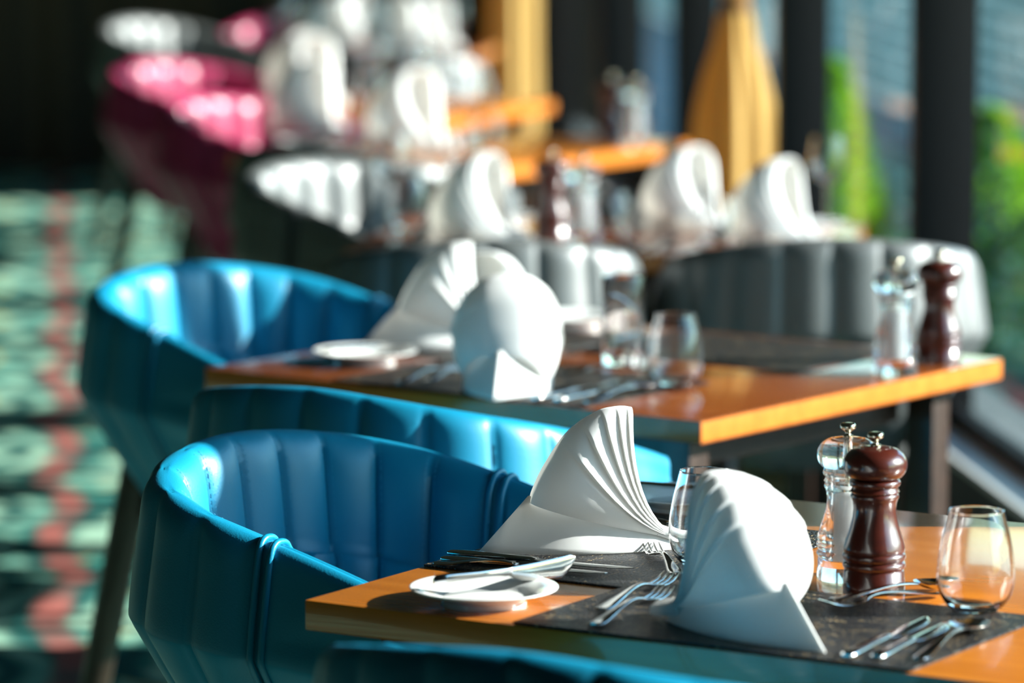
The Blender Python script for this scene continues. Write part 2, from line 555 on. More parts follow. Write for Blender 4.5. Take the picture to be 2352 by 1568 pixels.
SEAM = [k * .134 for k in range(-5, 6)]
STRIP = .67
def shell_profile(zr, s):
    """(offset outward, z, side) from the outer bottom over the rim to the inner bottom; side 1 outer, -1 inner, 0 rim"""
    a = abs(s)
    drop = .175 - .085 * a ** 2
    zc = zr - drop
    zb = .40 + .05 * a ** 3
    h = zc - zb
    P = [(-.135, zb, 1), (-.100, zb + h * .22, 1), (-.062, zb + h * .45, 1), (-.022, zb + h * .70, 1), (.004, zb + h * .88, 1),
         (.0175, zc - .006, 1), (.020, zc + .006, 1), (.015, zc + drop * .30, 1), (.008, zc + drop * .6, 1), (.003, zr - .028, 1), (-.001, zr - .012, .6), (-.008, zr - .003, .3),
         (-.018, zr, 0), (-.030, zr - .004, -.4), (-.040, zr - .016, -.7), (-.046, zr - .04, -1), (-.052, zr - .09, -1), (-.060, zr - .15, -1),
         (-.074, zr * .5 + .255, -1), (-.090, .56, -1), (-.110, .50, -1), (-.125, .455, -1)]
    return smooth_prof(P, 3)

def make_chair(col, kind):
    pipe, stitch = {'teal': ('teal_pipe', 'stitch'), 'berry': ('berry_pipe', 'stitch_b'), 'slate': ('slate_pipe', 'stitch_s')}[col]
    root = empty('tub_chair')
    ss = []
    for k in range(-5, 5):
        for j in range(12): ss.append((k + j / 12) * .134)
    ss.append(.67)
    ss = [-1, -.985, -.94, -.88, -.82, -.76, -.715, -.69] + ss + [.69, .715, .76, .82, .88, .94, .985, 1]
    V = []
    nprof = len(shell_profile(.8, 0))
    for s in ss:
        x, y, zr, nx, ny = rim_at(s)
        fr = 0.0
        if abs(s) <= .67:
            ph = (s / .134) % 1.0
            fr = abs(sin(pi * ph)) ** .55
        for (o, z, side) in shell_profile(zr, s):
            if side < 0:
                w = min(1, max(0, (z - .44) / .10)) * abs(side)
                o2 = o - .0135 * fr * w + .004 * w
                z2 = z
            elif side == 0:
                o2, z2 = o, z - .0035 * (1 - fr)
            else:
                w = side
                o2 = o + (.0115 * fr - .006) * w * (1 if abs(s) <= .67 else 0)
                z2 = z
                if abs(s) > .72 and side == 1 and z > .5:          # horizontal quilting lines of the arm panel
                    for zq in (.60, .665):
                        o2 -= .004 * math.exp(-((z - zq) / .008) ** 2)
            # arms end rounded: pull the profile in at the tip
            if abs(s) > .97: o2 = o2 * .6 - .008
            e = max(0, (abs(s) - .80) / .20)
            back = e * max(0, (zr - z)) * .25                      # arm front slants back towards the seat
            V.append((x + nx * o2, y + ny * o2 - back, z2))
    F = grid_faces(len(ss), nprof, False, True)
    F.append(tuple(range(nprof))); F.append(tuple(range((len(ss) - 1) * nprof, len(ss) * nprof)))
    mesh('backrest', V, F, M[col], root, angle=75)
    # raised piping strips where arm panels meet the ribbed back
    for sg in (-1, 1):
        for ds in (0, .024):
            path = []
            s = sg * (STRIP + ds)
            x, y, zr, nx, ny = rim_at(s)
            for (o, z, side) in [q for q in shell_profile(zr, s) if q[1] > .51]:
                k = .0015 if side >= 0 else -.0015
                path.append((x + nx * (o + k), y + ny * (o + k), z + (.002 if abs(side) < .5 else 0)))
            tube('piping', path, .0042, M[pipe], root, 10, (-ny, nx, 0))
    # stitch thread beside each seam
    V, F = [], []
    for s in SEAM:
        for side_off in (-.011, .011):
            x, y, zr, nx, ny = rim_at(s + side_off)
            pr = shell_profile(zr, s)
            pts = [Vector((x + nx * (o - .0015 - .0036 * abs(side)), y + ny * (o - .0015 - .0036 * abs(side)), z)) for (o, z, side) in pr if side <= -.4]
            L = 0
            for p, q in zip(pts, pts[1:]):
                n = max(1, int((q - p).length / .0075))
                for j in range(n):
                    a = p.lerp(q, j / n); b = p.lerp(q, (j + .6) / n)
                    w = Vector((-ny, nx, 0)) * .00035
                    m_ = Vector((nx, ny, 0)) * -.0008
                    k = len(V)
                    V += [a - w, a + w, b + w, b - w, (a + b) / 2 + m_]
                    F += [(k, k + 1, k + 4), (k + 1, k + 2, k + 4), (k + 2, k + 3, k + 4), (k + 3, k, k + 4)]
    if kind == 'near': mesh('stitching', V, F, M[stitch], root, smooth=False)
    # seat cushion
    V = []
    rows = [(0, .500), (.5, .505), (.80, .498), (.93, .482), (.97, .455), (.95, .425), (.85, .405), (0, .40)]
    n = 44
    for f, z in rows:
        for k in range(n):
            a = 2 * pi * k / n
            px = .205 * math.copysign(abs(cos(a)) ** .6, cos(a)); py = .205 * math.copysign(abs(sin(a)) ** .6, sin(a)) + .05
            V.append((px * f, .05 + (py - .05) * f, z))
    mesh('seat', V, grid_faces(len(rows), n, False, True), M[col], root)
    # splayed, tapered legs
    for sx, sy in ((-1, -1), (1, -1), (1, 1), (-1, 1)):
        top = Vector((sx * .175, -.13 if sy < 0 else .18, .54 if sy < 0 else .44))
        bot = Vector((sx * .21, -.25 if sy < 0 else .24, 0))
        path = [top.lerp(bot, t) for t in (0, .25, .5, .75, 1)]
        tube('leg', path, [(.026, .028), (.027, .028), (.026, .027), (.024, .025), (.021, .022)], M['darkwood'], root, 12)
    return root

def chair(col, x, y, yaw, label, group, near=False):
    k = 'chair_' + col + ('n' if near else '')
    return place(k, lambda: make_chair(col, 'near' if near else 'far'), label, 'chair', (x, y, 0), yaw - pi / 2, group)

# ------------------------------------------------------------------ table
TT = .75
def table(ox, oy, ang, le, ll, topmat, label, group='square dining tables'):
    """ox,oy: the left corner; ang: direction of the near edge; le, ll: side lengths"""
    root = empty('dining_table', label, 'table', (ox, oy, 0), ang, group)
    o = boxes('tabletop', [((le / 2, ll / 2, TT - .017), (le, ll, .034))], M[topmat], root, bevel=.0025)
    o.data.materials.append(M['edge'])
    for p in o.data.polygons:
        if abs(p.normal.z) < .3 and p.area > .01: p.material_index = 1
    boxes('apron', [((le / 2, .125, .685), (le - .25, .02, .06)), ((le / 2, ll - .125, .685), (le - .25, .02, .06)), ((.125, ll / 2, .685), (.02, ll - .25, .06)), ((le - .125, ll / 2, .685), (.02, ll - .25, .06))], M['leg'], root)
    for x in (.085, le - .085):
        for y in (.085, ll - .085):
            boxes('leg', [((x, y, .358), (.05, .05, .715))], M['leg'], root, bevel=.004)
    return root

def placemat(x, y, rz, w, h, label, dz=.0003):
    o = place('placemat%.3f%.3f' % (w, h), lambda: boxes('placemat', [((0, 0, .0012), (w, h, .0024))], M['mat'], None, bevel=.0008, seg=1), label, 'placemat', (x, y, TT + dz), rz, 'dark woven placemats')
    return o

# ------------------------------------------------------------------ tableware
def make_plate():
    root = empty('bread_plate')
    prof = smooth_prof([(0, .004), (.030, .004), (.046, .005), (.056, .010), (.070, .015), (.080, .0175), (.0822, .0190), (.0815, .0200)], 4) + \
        smooth_prof([(.0800, .0198), (.070, .0178), (.056, .0130), (.047, .0085), (.040, .0078), (0, .0078)], 4)
    lathe('dish', prof, M['china'], root, 64)
    lathe('foot_ring', [(.044, 0), (.047, 0), (.0475, .006), (.043, .006)], M['china'], root, 48, closed=True)
    return root

def make_tumbler():
    root = empty('stemless_glass')
    out = smooth_prof([(.0225, .0015), (.030, .007), (.0380, .018), (.0418, .032), (.0425, .042), (.0412, .060), (.0375, .082), (.0330, .100), (.0300, .112)], 4)
    inn = smooth_prof([(.0290, .112), (.0320, .100), (.0365, .082), (.0402, .060), (.0415, .042), (.0405, .032), (.0360, .019), (.028, .011), (.016, .0085), (0, .008)], 4)
    lathe('bowl', [(0, .0005), (.0205, .0005)] + out + [(.0296, .1128)] + inn, M['glass'], root, 56)
    lathe('glass_rim', [(.0303, .1115), (.0301, .1128), (.0294, .1132), (.0288, .1128), (.0287, .1115)], M['glassrim'], root, 56, closed=True)
    return root
M['glassrim'] = clear_shell('glass_rim_bead', (1, 1, 1), .08, 1.5, 5.0)

def make_highball():
    root = empty('highball_glass')
    lathe('bowl', [(0, .0005), (.0295, .0005), (.031, .004), (.0325, .07), (.0335, .139), (.033, .140), (.0322, .139), (.0312, .07), (.0300, .022), (.028, .017), (0, .0165)], M['glass'], root, 48)
    lathe('glass_rim', [(.0338, .1385), (.0335, .1402), (.0326, .1405), (.032, .1385)], M['glassrim'], root, 48, closed=True)
    return root

def make_wineglass():
    root = empty('wine_glass')
    out = smooth_prof([(.0045, .088), (.012, .093), (.028, .107), (.037, .128), (.038, .145), (.035, .170), (.031, .190)], 4)
    inn = smooth_prof([(.030, .190), (.034, .170), (.037, .145), (.036, .128), (.027, .108), (.010, .095), (0, .093)], 4)
    lathe('bowl', out + inn, M['glass'], root, 40)
    lathe('stem', smooth_prof([(.005, .092), (.0036, .080), (.0034, .05), (.004, .02), (.008, .006)], 4), M['glassbase'], root, 24)
    lathe('foot', [(0, .006), (.008, .0055), (.022, .003), (.032, .0015), (.0325, .0004), (0, 0)], M['glassbase'], root, 40)
    return root

MILLP = [(.0352, 0), (.0352, .0130), (.0343, .0142), (.0343, .0238), (.0328, .0252), (.0350, .0275), (.0360, .0305), (.0352, .0335), (.0330, .0352), (.0352, .0375), (.0362, .0405), (.0352, .0440),
         (.0338, .0455), (.0352, .0480), (.0350, .0510), (.0325, .0600), (.0282, .0730), (.0250, .0860), (.0240, .0960), (.0248, .1040), (.0262, .1085), (.0277, .1110), (.0268, .1140), (.0260, .1150), (.0279, .1175), (.0262, .1205), (.0258, .1225),
         (.0285, .1250), (.0292, .1275), (.0285, .1300), (.0270, .1312)]
MILLH = [(.0262, .1312), (.0262, .1325), (.0305, .1350), (.0345, .1405), (.0362, .1475), (.0355, .1545), (.0320, .1610), (.0262, .1660), (.0200, .1685), (.0172, .1682), (.0165, .1690), (.0070, .1700), (0, .1700)]
KNOB = [(.0060, .1698), (.0062, .1720), (.0036, .1730), (.0034, .1760), (.0062, .1785), (.0088, .1805), (.0092, .1835), (.0080, .1860), (.0050, .1868), (0, .1870)]
def dense(prof, k=2):
    out = []
    for a, b in zip(prof, prof[1:]):
        for j in range(k): out.append((a[0] + (b[0] - a[0]) * j / k, a[1] + (b[1] - a[1]) * j / k))
    return out + [prof[-1]]
for _l in (MILLP, MILLH, KNOB): _l[:] = [(r * .99, z * .955) for r, z in _l]
def make_pepper():
    root = empty('pepper_mill')
    lathe('body', [(0, 0)] + MILLP + [(0, .1253)], M['mill'], root, 56)
    lathe('head', [(0, .1251)] + smooth_prof(MILLH[1:], 4), M['mill'], root, 56)
    lathe('knob', [(0, .1614)] + smooth_prof(KNOB, 3), M['brass'], root, 28)
    return root
def make_salt():
    root = empty('salt_mill')
    k = .97
    lathe('body', [(0, .001)] + [(r * k, z) for r, z in MILLP] + [(.0165, .1253), (.0165, .022), (0, .022)], M['acrylic'], root, 56)
    lathe('salt_fill', [(0, .0225), (.0160, .0225), (.0160, .098), (.012, .102), (0, .1045)], M['salt'], root, 32)
    lathe('collar', [(.0155, .1237), (.0270, .1241), (.0272, .1284), (.0155, .1284)], M['china'], root, 40, closed=True)
    lathe('head', [(.004, .1289), (.0255, .1289)] + smooth_prof([(r * k, z) for r, z in MILLH[2:]], 4)[:-1] + [(.004, .1623)], M['acrylic'], root, 56, closed=True)
    lathe('grinder_rod', [(0, .105), (.0028, .105), (.0028, .1623), (0, .1623)], M['brass'], root, 16)
    lathe('knob', [(0, .1614)] + smooth_prof(KNOB, 3), M['brass'], root, 28)
    return root

# cutlery lies along +X from the handle end
def make_knife(L=.235):
    root = empty('table_knife')
    h = L * .46
    loft('handle', [(0, .0045, .0020, .0034), (.004, .0080, .0032, .0036), (.02, .0088, .0036, .0038), (h * .6, .0072, .0034, .0038), (h * .92, .0062, .0032, .0038), (h, .0068, .0034, .0038), (h + .006, .0060, .0020, .0038)], M['steel'], root)
    loft('blade', [(h, .0062, .0018, .0036), (h + .012, .0088, .0014, .0032, -.002), (h + .03, .0098, .0012, .0030, -.003), (L * .80, .0098, .0010, .0028, -.003), (L * .92, .0076, .0009, .0028, -.0012), (L * .98, .0036, .0008, .0028, .0020), (L, .0008, .0005, .0028, .0035)], M['steel'], root)
    return root
def make_butter():
    root = empty('butter_knife')
    L = .185; h = .095
    loft('handle', [(0, .0035, .0020, .004), (.004, .0068, .0032, .004), (.02, .0074, .0036, .004), (h * .6, .0058, .0034, .004), (h, .0052, .0032, .004), (h + .006, .0048, .002, .004)], M['steel'], root)
    loft('blade', [(h, .0048, .0018, .004), (h + .012, .0080, .0013, .004, -.003), (h + .045, .0110, .0011, .004, -.005), (L - .018, .0118, .0009, .004, -.004), (L - .006, .0080, .0008, .004, .001), (L, .0012, .0006, .004, .005)], M['steel'], root)
    return root
def make_fork(L=.205):
    root = empty('table_fork')
    secs = [(0, .0050, .0014, .0030), (.004, .0080, .0017, .0030), (.02, .0088, .0018, .0034), (L * .28, .0056, .0018, .0070), (L * .45, .0036, .0018, .0105), (L * .56, .0032, .0020, .0105), (L * .64, .0050, .0018, .0080), (L * .69, .0096, .0014, .0056), (L * .74, .0118, .0012, .0040), (L * .77, .0120, .0011, .0034)]
    loft('handle', smooth_prof(secs, 3), M['steel'], root)
    for k in range(4):
        y = (k - 1.5) * .0066
        loft('tine', [(L * .755, .0023, .0010, .0036, y), (L * .82, .0018, .0010, .0028, y), (L * .90, .0015, .0010, .0042, y * .98), (L * .96, .0012, .0009, .0070, y * .96), (L, .0005, .0005, .0100, y * .94)], M['steel'], root, 8)
    return root
def make_spoon(L=.20):
    root = empty('table_spoon')
    secs = [(0, .0050, .0014, .0030), (.004, .0080, .0017, .0030), (.02, .0088, .0018, .0034), (L * .28, .0056, .0018, .0070), (L * .45, .0036, .0018, .0105), (L * .58, .0032, .0020, .0110), (L * .66, .0042, .0018, .0100), (L * .70, .0060, .0012, .0092)]
    loft('handle', smooth_prof(secs, 3), M['steel'], root)
    # bowl: an egg-shaped dish with thickness
    V = []
    nr, na = 8, 36
    bl, bw, dep = L * .165, L * .108, .0085
    cx = L - bl
    def pt(f, a, lower):
        x = bl * cos(a) * f; w = bw * (1 - .13 * cos(a))
        y = w * sin(a) * f
        z = .0105 - dep * (1 - f ** 2.2) + .0015 * cos(a) * f * -1
        return (cx + x, y, z - (.0011 if lower else 0))
    for i in range(nr):
        f = (i + .05) / (nr - 1 + .05)
        for k in range(na): V.append(pt(f, 2 * pi * k / na, False))
    for i in range(nr - 1, -1, -1):
        f = (i + .05) / (nr - 1 + .05)
        for k in range(na): V.append(pt(f, 2 * pi * k / na, True))
    F = grid_faces(2 * nr, na, False, True)
    F.append(tuple(range(na))); F.append(tuple(range((2 * nr - 1) * na, 2 * nr * na)))
    mesh('spoon_bowl', V, F, M['steel'], root, angle=70)
    return root

# ------------------------------------------------------------------ folded napkin
def bez(p0, p1, p2, p3, t):
    u = 1 - t
    return tuple(u ** 3 * a + 3 * u * u * t * b + 3 * u * t * t * c + t ** 3 * d for a, b, c, d in zip(p0, p1, p2, p3))
ARC = smooth_prof([(.187, .058), (.183, .072), (.168, .102), (.140, .141), (.105, .164), (.080, .1695), (.066, .1685)], 6)
def arc_at(f):
    x = f * (len(ARC) - 1); i = min(int(x), len(ARC) - 2); k = x - i
    return tuple(ARC[i][a] * (1 - k) + ARC[i + 1][a] * k for a in (0, 1))
NW = .064
DROOP = {1: 0.0, -1: 0.0}
def fan_pt(psi, t, side, pleat=True):
    E = arc_at(psi)
    G = (.000, .009 + .004 * psi)
    c1 = (.060 - .018 * psi, .020 - .006 * psi)
    c2 = (.122 - .046 * psi, .038 + .058 * psi)
    u, z = bez(G, c1, c2, E, t)
    f = (t ** 1.25 * .98 + .07 * (1 - t)) * max(0, 1 - t ** 4.5) ** .5 * 1.12
    both = DROOP[1] and DROOP[-1]
    g0 = .72 if both else .42 if DROOP[side] else .66
    gl = g0 + (1 - g0) * sin(min(psi / .42, 1) * pi / 2) - .40 * max(0, (psi - .45) / .55) ** 1.5
    w = (.112 if DROOP[side] else NW) * f * gl
    if pleat and psi > .42:
        ph = psi * 9.0
        fr = ph - math.floor(ph)
        saw = fr / .14 if fr < .14 else (1 - fr) / .86
        w += (saw - .5) * .0075 * min(1, t * 3.5) * min(1, (1 - t) * 6 + .12)
    dr = DROOP[side]
    if dr:
        q = sin(pi * min(1, t * 1.02)) ** .8 * max(0, 1 - psi / (.85 if both else .55)) ** 1.2 * (1.25 if both else 1)
        z = max(.003, z - dr * q); w *= 1 + 1.2 * dr * min(1, t * 1.3)
    return (u, side * (w + .003), z)

def make_napkin(dl=0.0, dr=0.0):
    DROOP[1], DROOP[-1] = dl, dr
    root = empty('folded_napkin')
    psis = []
    for k in range(0, 10):
        for fr in (0, .03, .07, .11, .14, .2, .35, .55, .75, .93):
            p = (k + fr) / 9
            if p <= 1.0: psis.append(p)
    ts = [0, .04, .09, .15, .22, .30, .38, .46, .54, .62, .70, .77, .83, .88, .92, .95, .97, .985, .995, 1.0]
    V = []
    for p in psis:
        for t in ts: V.append(fan_pt(p, t, 1))
        for t in ts[::-1][1:]: V.append(fan_pt(p, t, -1))
    nv = 2 * len(ts) - 1
    o = mesh('pleated_fan', V, grid_faces(len(psis), nv), M['linen'], root, angle=60)
    sd = o.modifiers.new('thickness', 'SOLIDIFY'); sd.thickness = .0016; sd.offset = -1
    # stand: two flat triangular flaps meeting in a ridge
    V = []
    na, nb = 16, 8
    for side in (1, -1):
        for i in range(na):
            a = i / (na - 1)
            bu, bw = .247 - .230 * a, (.078 if DROOP[1] and DROOP[-1] else .040) * sin(pi * min(1, a * .80 + .0)) * (1 - .25 * a)
            tp = bez((0, .009), (.060, .020), (.122, .038), arc_at(0), 1 - a * .93); tp = (tp[0], fan_pt(0.0, 1 - a * .93, side, False)[1], tp[1])
            tw = max(0, min(abs(tp[1]) - .006, .030 * sin(pi * min(1, a * .85)))) if not (DROOP[1] and DROOP[-1]) else .066 * sin(pi * min(1, a * .80)) ** .8
            for j in range(nb):
                b = j / (nb - 1)
                V.append((bu * (1 - b) + (tp[0] + .001) * b, side * (bw * (1 - b) + tw * b + .0008), .0008 * (1 - b) + (tp[2] + .008) * b))
    F = grid_faces(na, nb) + grid_faces(na, nb, off=na * nb)
    for j in range(nb - 1): F.append((j, j + 1, na * nb + j + 1, na * nb + j))
    o = mesh('stand', V, F, M['linen'], root, angle=35)
    sd = o.modifiers.new('thickness', 'SOLIDIFY'); sd.thickness = .0014; sd.offset = -1
    # rolled tail where the pleats gather
    V, F = [], []
    for k in range(5):
        y = (k - 2) * .0065
        p = [(-.008 - .004 * (2 - abs(k - 2)), y * 1.15, .0085 + .0012 * k), (.010, y, .0105 + .001 * k), (.035, y * 1.2, .016 + .002 * k)]
        v, f = tube_geo(p, [(.0042, .0060), (.0040, .0070), (.0026, .0070)], 10)
        F += [tuple(i + len(V) for i in q) for q in f]; V += v
    mesh('gathered_tail', V, F, M['linen'], root, angle=50)
    return root

def napkin(gx, gy, ang, label, z=TT + .0028, sc=1.0, dl=0.0, dr=0.0):
    o = place('napkin%.3f%.3f' % (dl, dr), lambda: make_napkin(dl, dr), label, 'napkin', (gx, gy, z), ang, 'white folded napkins')
    o.scale = (sc, sc, sc)
    return o

K = dict(knife=make_knife, butter=make_butter, fork=make_fork, spoon=make_spoon, plate=make_plate, tumbler=make_tumbler, highball=make_highball, wine=make_wineglass, pepper=make_pepper, salt=make_salt,
         dknife=lambda: make_knife(.21), dfork=lambda: make_fork(.165), tspoon=lambda: make_spoon(.15), dspoon=lambda: make_spoon(.17))
CAT = dict(knife='knife', butter='knife', fork='fork', spoon='spoon', plate='plate', tumbler='glass', highball='glass', wine='glass', pepper='pepper mill', salt='salt mill', dknife='knife', dfork='fork', tspoon='spoon', dspoon='spoon')
GRP = dict(knife='table knives', butter='butter knives', fork='table forks', spoon='spoons', plate='white bread plates', tumbler='stemless glasses', wine='wine glasses', pepper='wooden pepper mills', salt='clear salt mills',
           dknife='table knives', dfork='table forks', tspoon='spoons', dspoon='spoons')
def put(kind, x, y, label, rz=0.0, z=TT + .0002, rx=0.0, ry=0.0):
    return place(kind, K[kind], label, CAT[kind], (x, y, z), rz, GRP.get(kind), rx, ry)
def lay(kind, x0, y0, x1, y1, label, z=TT + .003, rx=0.0, ry=0.0):
    return put(kind, x0, y0, label, atan2(y1 - y0, x1 - x0), z, rx, ry)

# ================================================================== table nearest the camera
A1 = R(-31.8)
table(-.229, 4.497, A1, .95, .873, 'top', 'sunlit orange wooden table nearest the camera, with worn front edge')
def t1(e, l): return (-.229 + e * cos(A1) - l * sin(A1), 4.497 + e * sin(A1) + l * cos(A1))
p = t1(.1665, .458); placemat(p[0], p[1], A1 + pi / 2, .44, .33, 'dark placemat under the tall pleated napkin on the nearest table')
p = t1(.505, .166); placemat(p[0], p[1], A1, .475, .325, 'dark placemat under the rounded napkin at the front edge of the nearest table', .0007)
napkin(.205, 4.812, R(189), 'tall sail-like white napkin on the nearest table, beside the two long knives')
napkin(.168, 4.385, R(-51), 'large rounded white napkin in front of the wooden pepper mill', dl=.042)
put('plate', -.031, 4.474, 'white bread plate at the front left corner of the nearest table')
put('plate', .214, 5.097, 'white bread plate behind the empty glass on the nearest table')
put('pepper', .405, 4.556, 'dark wooden pepper mill on the nearest table, in front of the clear salt mill')
put('salt', .380, 4.625, 'clear salt mill with nickel knob partly hidden behind the nearest pepper mill')
put('tumbler', .222, 4.679, 'empty stemless glass between the two napkins of the nearest table', z=TT + .003)
put('tumbler', .504, 4.426, 'empty stemless glass at the right end of the nearest table')
# butter knives on the plates
o = lay('butter', -.088, 4.450, .062, 4.545, 'butter knife with raised dark blade lying across the front bread plate', z=TT + .0300, rx=R(90), ry=R(-1))
lay('butter', .150, 5.150, .30, 5.085, 'butter knife lying on the bread plate behind the empty glass', z=TT + .0192)
# place of the ribbed chair on the left
lay('knife', -.074, 4.757, .145, 4.652, 'long knife beside the tall pleated napkin, farther of the pair')
lay('dknife', -.081, 4.718, .110, 4.624, 'shorter knife lying between the long knife and the front bread plate')
lay('tspoon', -.089, 4.693, .046, 4.627, 'small spoon next to the shorter knife, just behind the front bread plate')
lay('fork', .055, 5.035, .230, 4.931, 'fork on the nearest table just in front of the rear bread plate')
lay('dfork', .050, 4.995, .206, 4.902, 'fork half hidden behind the tall pleated napkin, second from the rear plate')
lay('dfork', .188, 4.622, .163, 4.785, 'fork pointing away from the camera beside the empty glass foot')
lay('dspoon', .322, 4.900, .246, 4.763, 'spoon lying behind the empty glass with bowl towards the camera')
# place at the front edge
lay('fork', .095, 4.412, .186, 4.610, 'fork at the front of the nearest table, closer to the rear napkin')
lay('fork', .086, 4.328, .177, 4.526, 'fork at the front of the nearest table, touching the rounded napkin tail')
lay('knife', .342, 4.162, .449, 4.372, 'long knife right of the rounded napkin, next to its ridge')
lay('dknife', .372, 4.155, .467, 4.342, 'shorter knife right of the rounded napkin, between long knife and spoon')
lay('spoon', .415, 4.150, .500, 4.332, 'large spoon with dark bowl below the right-hand stemless glass')
lay('dfork', .480, 4.512, .340, 4.428, 'dessert fork behind the rounded napkin, below the pepper mill')
lay('dspoon', .350, 4.468, .475, 4.540, 'dessert spoon behind the rounded napkin, parallel to the dessert fork')

# ================================================================== second table
A2 = R(-36.9)
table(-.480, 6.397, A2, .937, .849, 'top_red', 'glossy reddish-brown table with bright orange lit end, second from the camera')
def t2(e, l): return (-.480 + e * cos(A2) - l * sin(A2), 6.397 + e * sin(A2) + l * cos(A2))
p = t2(.49, .168); placemat(p[0], p[1], A2, .475, .325, 'dark placemat under the dome napkin at the near edge of the second table')
p = t2(.170, .50); placemat(p[0], p[1], A2 + pi / 2, .40, .31, 'dark placemat under the leaning pleated napkin of the second table')
p = t2(.55, .66); placemat(p[0], p[1], A2, .44, .31, 'dark placemat at the far edge of the second table')
napkin(.008, 6.265, R(-98), 'dome-shaped white napkin with front ridge at the middle of the second table', dl=.034, dr=.030)
napkin(.0, 6.655, R(188), 'leaning pleated white napkin at the left of the second table')
napkin(-.055, 6.82, R(80), 'arched white napkin peeping out behind the dome napkin of the second table', sc=.76, dl=.03, dr=.03)
put('plate', -.232, 6.462, 'white bread plate with shining knife at the left end of the second table', z=TT + .0005)
put('plate', .099, 6.925, 'white bread plate at the far corner of the second table')
lay('butter', -.295, 6.425, -.14, 6.52, 'butter knife shining on the left bread plate of the second table', z=TT + .0205)
lay('fork', -.175, 6.19, -.085, 6.37, 'fork left of the dome napkin, nearer the left bread plate')
lay('dfork', -.135, 6.20, -.060, 6.34, 'fork left of the dome napkin, nearer to that napkin')
lay('knife', .032, 6.022, .155, 6.200, 'long knife right of the dome napkin on the second table')
lay('dknife', .065, 6.005, .180, 6.165, 'shorter knife right of the dome napkin on the second table')
lay('spoon', .108, 5.985, .215, 6.150, 'spoon right of the dome napkin, nearest the front edge of the second table')
lay('dfork', .215, 6.345, .090, 6.300, 'dessert fork between the dome napkin and the stemless glass of the second table')
lay('knife', .215, 6.74, .105, 6.56, 'knife at the far side of the second table behind the straight glass')
put('tumbler', .245, 6.165, 'empty stemless glass on the glossy bare top of the second table')
put('highball', .173, 6.41, 'tall straight glass behind the stemless glass of the second table', z=TT + .003)
put('salt', .592, 6.335, 'clear salt mill sparkling at the right end of the second table')
put('pepper', .672, 6.46, 'wooden pepper mill behind the clear salt mill at the right end of the second table')

# ================================================================== third table
A3 = R(-9)
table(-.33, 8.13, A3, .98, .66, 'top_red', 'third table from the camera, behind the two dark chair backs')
napkin(.030, 8.150, R(152), 'round white napkin with tail at the left of the third table', sc=1.10, dl=.03, dr=.03)
napkin(.440, 8.420, R(142), 'curled white napkin at the far side of the third table', sc=1.04, dl=.03, dr=.03)
napkin(.610, 8.130, R(148), 'pointed white napkin at the right of the third table', sc=1.04, dl=.03, dr=.03)
put('salt', .142, 8.235, 'clear salt mill in the middle of the third table')
put('pepper', .080, 8.350, 'wooden pepper mill left of the clear salt mill on the third table')
put('tumbler', -.215, 8.500, 'stemless glass at the left corner of the third table')
put('wine', -.25, 8.58, 'wine glass behind the stemless glass at the left corner of the third table')
put('tumbler', .195, 8.160, 'stemless glass below the clear salt mill of the third table')
put('wine', -.10, 8.70, 'wine glass left of the curled napkin on the third table')
put('wine', .655, 8.560, 'wine glass at the right corner of the third table')
put('tumbler', .400, 8.045, 'stemless glass in front of the curled napkin on the third table')
put('plate', .610, 8.480, 'white plate at the right corner of the third table')
put('plate', -.02, 8.62, 'white plate at the far left side of the third table')
lay('knife', .245, 8.07, .28, 8.26, 'knife on the third table left of the pointed napkin')
lay('spoon', .280, 8.06, .315, 8.24, 'spoon on the third table left of the pointed napkin')

# ================================================================== tables farther back
A4 = R(-33)
table(-.709, 10.348, A4, .75, 1.0, 'top', 'fourth table with an orange lit edge, under the clear mill')
put('salt', .318, 10.58, 'clear salt mill glinting on the orange edge of the fourth table')
napkin(-.165, 10.40, R(140), 'round white napkin on the fourth table', sc=1.25, dl=.03, dr=.03)
napkin(-.46, 10.98, R(140), 'white napkin at the far left of the fourth table', sc=1.15, dl=.03, dr=.03)
put('plate', -.525, 10.62, 'white plate glaring in the sun at the left of the fourth table')
put('tumbler', -.350, 10.33, 'stemless glass at the near left of the fourth table')
put('tumbler', -.06, 10.25, 'stemless glass at the near right of the fourth table')
put('wine', -.10, 10.62, 'wine glass right of the round napkin on the fourth table')
put('wine', -.37, 10.72, 'wine glass left of the round napkin on the fourth table')
put('pepper', .26, 10.75, 'wooden pepper mill behind the clear mill on the fourth table')
lay('knife', -.56, 10.38, -.44, 10.56, 'knife in front of the sunlit plate of the fourth table')

A5 = R(-24)
table(-.981, 11.896, A5, .85, .81, 'top', 'fifth table with an orange lit end near the straight gold curtain')
napkin(-.50, 11.87, R(135), 'tall white napkin at the near edge of the fifth table', sc=1.25, dl=.03, dr=.03)
napkin(-.55, 12.45, R(145), 'white napkin at the far side of the fifth table', sc=1.15, dl=.03, dr=.03)
put('wine', -.40, 12.08, 'wine glass in the middle of the fifth table')
put('wine', -.28, 12.30, 'wine glass at the far corner of the fifth table')
put('tumbler', -.18, 11.80, 'stemless glass at the right end of the fifth table')
put('tumbler', -.68, 12.12, 'stemless glass at the left end of the fifth table')
put('salt', -.24, 12.20, 'clear salt mill on the fifth table')

